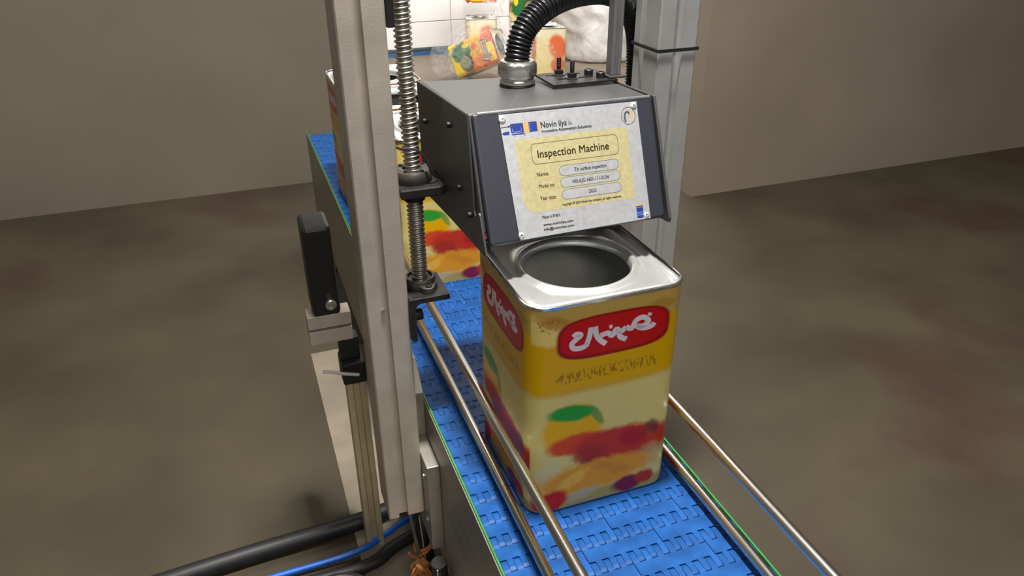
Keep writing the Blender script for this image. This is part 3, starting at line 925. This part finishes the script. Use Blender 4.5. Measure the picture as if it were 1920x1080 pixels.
# corrugated conduit
path = spline([(GX, GY, 0.632), (0.0, 0.237, 0.655), (0.012, 0.242, 0.689), (0.040, 0.25, 0.714), (0.080, 0.262, 0.731), (0.131, 0.28, 0.738), (0.192, 0.305, 0.733), (0.246, 0.335, 0.708), (0.283, 0.36, 0.660), (0.296, 0.372, 0.599), (0.298, 0.375, 0.50), (0.298, 0.375, 0.30)], 24)
pts = resample(path, 0.0011)
rad = []
for i in range(len(pts)):
    ph = (i * 0.0011 / 0.0062) % 1.0
    rad.append(0.0182 + 0.0034 * (0.5 - 0.5 * math.cos(2 * math.pi * ph)) ** 0.7)
tag(MB().tube(pts, rad, 20).build('corrugated_conduit', RUBBER, None, smooth=True, angle=80), 'thick black corrugated conduit arching out of the cable gland', 'conduit')

# slotted bracket on the hood top
sb = thing('slotted_bracket', 'black slotted bracket plate with two studs on the hood top', 'bracket', (0.09, 0.21, 0.609))
zb = 0.6115
def slot_plate(x0, x1, y0, y1, s0, s1, ym, name):
    b = MB()
    b.box(x0, x1, y0, ym - 0.003, zb, zb + 0.003)
    b.box(x0, x1, ym + 0.003, y1, zb, zb + 0.003)
    b.box(x0, s0, ym - 0.003, ym + 0.003, zb, zb + 0.003)
    b.box(s1, x1, ym - 0.003, ym + 0.003, zb, zb + 0.003)
    return b.build(name, BLACK_STEEL, sb)
slot_plate(0.040, 0.155, 0.178, 0.2275, 0.062, 0.125, 0.212, 'slot_plate')
slot_plate(0.040, 0.155, 0.2275, 0.262, 0.052, 0.115, 0.242, 'slot_plate')
for x, y in ((0.076, 0.242), (0.087, 0.212)):
    st = MB().tube([(x, y, zb), (x, y, zb + 0.032)], 0.0036, 12).build('stud', BLACK_PL, sb, smooth=True)
    b = MB()
    for k in range(5):
        b.lathe([(0.0036, 0), (0.0041, 0.0009), (0.0036, 0.0018)], (x, y, zb + 0.018 + k * 0.0026), 12)
    b.build('stud_thread', BLACK_PL, st, smooth=True)
    MB().lathe([(0.0105, 0.0032), (0.0105, 0.0048), (0.0045, 0.0048)], (x, y, zb), 28, cap=True).build('washer', NUT_GREY, sb, smooth=True)
    rg = [[(x + r * math.cos(math.pi / 3 * k + 0.3), y + r * math.sin(math.pi / 3 * k + 0.3), zb + z) for k in range(6)] for r, z in ((0.0078, 0.005), (0.0082, 0.006), (0.0082, 0.0115), (0.0076, 0.0125))]
    MB().loops(rg, True, True, True).build('hex_nut', BLACK_PL, sb)
for x, y in ((0.124, 0.226), (0.134, 0.200)):
    MB().lathe([(0.0075, 0.0032), (0.0075, 0.0115), (0.0065, 0.0125), (0.004, 0.0125), (0.0035, 0.008)], (x, y, zb), 24).build('cap_bolt', BLACK_PL, sb, smooth=True)

sp_ = thing('slim_profile', 'slim grey aluminium profile rising from the hood bracket', 'profile bar', (0.174, 0.2, 0.607))
c = [(x - 0.017, y) for x, y in ((0.165, 0.19), (0.1715, 0.19), (0.1715, 0.194), (0.1765, 0.194), (0.1765, 0.19), (0.183, 0.19), (0.183, 0.21), (0.165, 0.21))]
MB().prism(c, 'z', 0.6186, 1.15).build('profile', mat('dim_aluminium', (134, 134, 136), 0.42, 0.5, 0.05), sp_, 0.001)
MB().box(0.1415, 0.172, 0.182, 0.222, 0.6148, 0.6185).build('foot_plate', NUT_GREY, sp_, 0.001)

tie = [(0.2505, 0.2185), (0.3295, 0.2185), (0.3295, 0.3115), (0.2505, 0.3115)]
tie_o = [(0.249, 0.217), (0.331, 0.217), (0.331, 0.313), (0.249, 0.313)]
tb = MB().loops([[(x, y, 0.642) for x, y in tie], [(x, y, 0.642) for x, y in tie_o], [(x, y, 0.6475) for x, y in tie_o], [(x, y, 0.6475) for x, y in tie], [(x, y, 0.642) for x, y in tie]])
tag(tb.build('cable_tie', BLACK_PL, None), 'black cable tie strapped around the right post', 'cable tie')

# ------------------------------------------------------------------ lower left: support leg, cross bar, motor, cables, twine
leg = thing('support_leg', 'cream aluminium profile leg standing left of the conveyor', 'support leg', (-0.305, 0.41, FZ))
c = [(-0.326, 0.39), (-0.313, 0.39), (-0.313, 0.40), (-0.299, 0.40), (-0.299, 0.39), (-0.286, 0.39), (-0.286, 0.43), (-0.326, 0.43)]
MB().prism(c, 'z', FZ + 0.0, 0.005).build('profile', CREAM_ALU, leg, 0.0015)
MB().box(-0.332, -0.284, 0.380, 0.44, -0.018, 0.034).build('clamp_block', BLACK_PL, leg, 0.004)
cb = thing('cross_bar', 'beige aluminium cross bar behind the left post', 'profile bar', (-0.4, 0.41, 0.085))
MB().box(-0.385, -0.30, 0.39, 0.43, 0.086, 0.1155).build('lower_rail', ALU, cb, 0.001)
MB().box(-0.385, -0.30, 0.39, 0.43, 0.1215, 0.150).build('upper_rail', ALU, cb, 0.001)
MB().box(-0.385, -0.30, 0.40, 0.43, 0.1155, 0.1215).build('slot', BLACK_PL, cb)
MB().box(-0.33, -0.29, 0.395, 0.428, 0.0345, 0.0858).build('spacer', BLACK_PL, cb, 0.002)
mo = thing('drive_motor', 'black motor housing on the cross bar behind the left post', 'motor', (-0.39, 0.41, 0.15))
MB().box(-0.372, -0.318, 0.385, 0.47, 0.1505, 0.34).build('housing', BLACK_PL, mo, 0.008)
MB().lathe([(0.011, 0), (0.011, -0.012), (0.008, -0.014)], (-0.337, 0.384, 0.18), 20, 'y').build('shaft_end', CHROME, mo, smooth=True)
tag(MB().tube(spline([(-0.37, 0.372, 0.033), (-0.35, 0.372, 0.026), (-0.33, 0.372, 0.018), (-0.30, 0.37, 0.010)], 6), 0.0035, 8).build('signal_wire', WHITE_W, None, smooth=True), 'thin white wire crossing the black clamp block', 'wire')

tag(MB().tube(spline([(-0.95, 0.42, FZ + 0.022), (-0.6, 0.45, FZ + 0.022), (-0.36, 0.462, FZ + 0.022), (-0.27, 0.475, FZ + 0.022), (-0.18, 0.50, FZ + 0.022), (0.1, 0.6, FZ + 0.022)], 8), 0.0215, 14).build('power_cable', CABLE, None, smooth=True), 'thick black cable lying across the floor under the conveyor', 'cable')
tag(MB().tube(spline([(-0.95, 0.35, FZ + 0.012), (-0.6, 0.37, FZ + 0.012), (-0.37, 0.375, FZ + 0.016), (-0.28, 0.405, FZ + 0.018), (-0.2, 0.44, FZ + 0.018), (0.1, 0.53, FZ + 0.012)], 8), 0.0075, 12).build('air_hose', BLUE_HOSE, None, smooth=True), 'bright blue air hose beside the black floor cable', 'hose')
tag(MB().tube(spline([(-0.95, 0.26, FZ + 0.016), (-0.6, 0.32, FZ + 0.016), (-0.35, 0.325, FZ + 0.016), (-0.27, 0.36, FZ + 0.016), (-0.19, 0.39, FZ + 0.016), (0.1, 0.48, FZ + 0.016)], 8), 0.0155, 12).build('flat_cable', CABLE, None, smooth=True), 'second black cable on the floor in front of the blue hose', 'cable')
# black sack-like coil at the frame's lower left
b = MB()
for k in range(3):
    pts = [(-0.42 + (0.085 - 0.012 * k) * math.cos(a), 0.205 + (0.065 - 0.01 * k) * math.sin(a), FZ + 0.018 + 0.030 * k) for a in [2 * math.pi * i / 28 for i in range(29)]]
    b.tube(pts, 0.0175, 10)
tag(b.build('cable_coil', CABLE, None, smooth=True), 'coil of black cable on the floor by the cream leg', 'cable')
for i, (xb, yb, xt, yt, lab) in enumerate(((-0.205, 0.275, -0.214, 0.275, 'black tube rising under the mounting plate, tied with twine'), (-0.2155, 0.118, -0.2155, 0.118, 'black tube under the mounting plate, closest to the camera'))):
    tt = thing('standing_tube', lab, 'tube', (xb, yb, FZ), 'black tubes under the plate')
    MB().tube([(xb, yb, FZ + 0.004), (xt, yt, -0.304)], 0.0165, 18).build('tube', BLACK_PL, tt, smooth=True)
    MB().tube([(xb - 0.008, yb - 0.0165, FZ + 0.004), (xt - 0.008, yt - 0.0165, -0.306)], 0.0012, 6).build('seam_strip', WHITE_W, tt)
tag(MB().tube([(-0.224, 0.232, FZ + 0.004), (-0.2445, 0.255, -0.26)], 0.0042, 10).build('thin_rod', GREY_ROD, None, smooth=True), 'thin grey rod leaning below the left post', 'rod')
tw = thing('twine_knot', 'knotted orange brown raffia twine tied around the black tube', 'twine', (-0.222, 0.245, -0.45))
random.seed(3)
for k in range(11):
    a = random.uniform(-1, 1)
    s0 = Vector((-0.226 + random.uniform(-0.006, 0.006), 0.244, -0.418 + random.uniform(-0.008, 0.008)))
    e = s0 + Vector((random.uniform(-0.030, 0.026), random.uniform(-0.014, 0.004), random.uniform(-0.070, -0.030)))
    mid = (s0 + e) / 2 + Vector((random.uniform(-0.022, 0.012), -0.012, 0.012))
    rb = ribbon([(0, 0), (0.5, 0), (1, 0)], 1, 0, lambda u, v, d: (u, v, d))
    P = spline([s0, mid, e], 6)
    wv = Vector((0.0042, 0.0015, 0.0016)) * random.uniform(0.7, 1.3)
    b = MB()
    b.loops([[q - wv, q - wv + Vector((0, -0.0012, 0)), q + wv + Vector((0, -0.0012, 0)), q + wv] for q in P], True, True, True)
    b.build('strand', TWINE, tw)
for z0_ in (-0.402, -0.410):
    pts = [(-0.2085 + 0.0185 * math.cos(a), 0.275 + 0.0185 * math.sin(a), z0_ + 0.004 * math.cos(a)) for a in [2 * math.pi * i / 24 for i in range(25)]]
    MB().tube(pts, 0.0032, 6).build('loop', TWINE, tw, smooth=True)
for pts in ([(-0.226, 0.252, -0.416), (-0.240, 0.244, -0.396), (-0.246, 0.242, -0.384)], [(-0.226, 0.250, -0.418), (-0.244, 0.240, -0.424), (-0.238, 0.238, -0.44), (-0.246, 0.236, -0.462)], [(-0.222, 0.252, -0.412), (-0.205, 0.252, -0.404), (-0.190, 0.262, -0.398)]):
    MB().tube(spline(pts, 6), 0.0036, 6).build('strand', TWINE, tw, smooth=True)

tw.location += Vector((-0.010, -0.014, 0.010))

# ------------------------------------------------------------------ background: bagged tins and stretch film on the floor
def orient(o, a, n, loc):
    a = Vector(a).normalized()
    n = Vector(n)
    n = (n - a * n.dot(a)).normalized()
    x = (-n).cross(a)              # local x so that -y = n, z = a
    mtx = Matrix((x, -n, a)).transposed().to_4x4()
    mtx.translation = Vector(loc)
    o.matrix_world = mtx
BG = 'tins inside the plastic bag'
fam = make_tin('bagged_tin', 'tilted orange and yellow Family tin lying in the clear bag', ART_FAMILY, False, BG)
fl = lettering('Family', -0.065, 0.085, 0.275, 0.050, WHITE_LAC, fam, lambda x, y: Vector((x, -TW / 2 - 0.0012, y)), 0.002)
lettering('Family', -0.071, 0.091, 0.272, 0.056, PRINT_GREY, fam, lambda x, y: Vector((x, -TW / 2 - 0.0006, y)), 0.005)
orient(fam, (0.74, -0.56, 0.40), (-0.45, -0.85, 0.25), (1.27, 4.97, -0.365))
t2 = make_tin('bagged_tin', 'pale tin standing on the floor beneath the orange tin behind the conduit', ART_PALE, False, BG)
orient(t2, (0, 0, 1), (-0.3, -1, 0), (1.93, 5.24, FZ + 0.002))
t3 = make_tin('bagged_tin', 'orange tin stacked on another tin in the bag behind the conduit', ART_FAMILY, False, BG)
orient(t3, (0, 0, 1.0), (-0.3, -1, 0), (1.93, 5.24, FZ + 0.003 + TH))
t4 = make_tin('bagged_tin', 'pale cream tin standing at the right end of the bag', ART_PALE, False, BG)
orient(t4, (0.02, 0, 1), (-0.1, -1, 0), (1.97, 4.86, FZ + 0.002))
t5 = make_tin('bagged_tin', 'dark green and yellow tin standing at the top of the frame behind the bag', ART_FAMILY, False, BG)
orient(t5, (0, 0, -1), (-0.2, -1, 0), (1.62, 5.47, 0.40))
t6 = make_tin('bagged_tin', 'tin standing on the floor under the upside-down green tin', ART_PALE, False, BG)
orient(t6, (0, 0, 1), (-0.2, -1, 0), (1.62, 5.47, FZ + 0.002))

bm = MB()
rings = []
BC, KN = Vector((1.62, 4.97, FZ + 0.004)), Vector((1.54, 4.80, 0.05))
levels = [(0.0, 0.86), (0.03, 0.98), (0.15, 1.05), (0.32, 1.0), (0.48, 0.90), (0.62, 0.70), (0.75, 0.46), (0.86, 0.26), (0.94, 0.10), (1.0, 0.055), (1.05, 0.10), (1.14, 0.24)]
NB = 96
for t, r in levels:
    c = BC.lerp(KN, max(0, t) ** 1.3 if t <= 1 else 1.0)
    c.z = BC.z + (KN.z - BC.z) * t
    rg = []
    for k in range(NB):
        a = 2 * math.pi * k / NB
        wv = 1 + (0.05 + 0.20 * min(1, t)) * (0.6 * math.sin(9 * a + 2 * t) + 0.4 * math.sin(17 * a + 1.3 + 3 * t)) * (0.5 if t < 0.2 else 1)
        nn = noise.noise(Vector((math.cos(a) * 2.2, math.sin(a) * 2.2, t * 3))) * 0.10
        q = r * (wv + nn)
        rg.append((c.x + 0.50 * q * math.cos(a), c.y + 0.34 * q * math.sin(a), max(FZ + 0.003, c.z + 0.02 * math.sin(5 * a) * t)))
    rings.append(rg)
bm.loops(rings, True, True, False)
tag(bm.build('plastic_bag', BAG, None, smooth=True, angle=60), 'clear knotted plastic bag full of tins on the factory floor', 'bag')

bmf = bmesh.new()
bmesh.ops.create_icosphere(bmf, subdivisions=5, radius=1)
for v in bmf.verts:
    n1 = noise.noise(v.co * 1.6 + Vector((3, 1, 2)))
    n2 = 1 - abs(noise.noise(v.co * 3.4))
    n3 = 1 - abs(noise.noise(v.co * 8 + Vector((5, 0, 0))))
    f = 1 + 0.22 * n1 + 0.14 * n2 + 0.06 * n3
    v.co = Vector((v.co.x * 0.60 * f, v.co.y * 0.36 * f, v.co.z * 0.56 * f))
    v.co += Vector((2.88, 5.28, 0.03))
    v.co.z = max(v.co.z, FZ + 0.004 + 0.01 * n2)
me = bpy.data.meshes.new('film_heap')
bmf.to_mesh(me)
bmf.free()
me.shade_smooth()
me.materials.append(FILM)
fh = bpy.data.objects.new('film_heap', me)
COL.objects.link(fh)
tag(fh, 'crumpled heap of white stretch film on the floor behind the hood', 'plastic film')
tag(MB().box(-0.5, 0.5, -0.012, 0.012, 0, 0.02).build('floor_bar', RAIL_RUST, None, 0.003), 'thin rusty bar lying on the floor behind the hood', 'bar')
fb_ = bpy.data.objects['floor_bar']
fb_.location = (2.15, 4.15, FZ + 0.0005)
fb_.rotation_euler = (0, 0, -1.0)
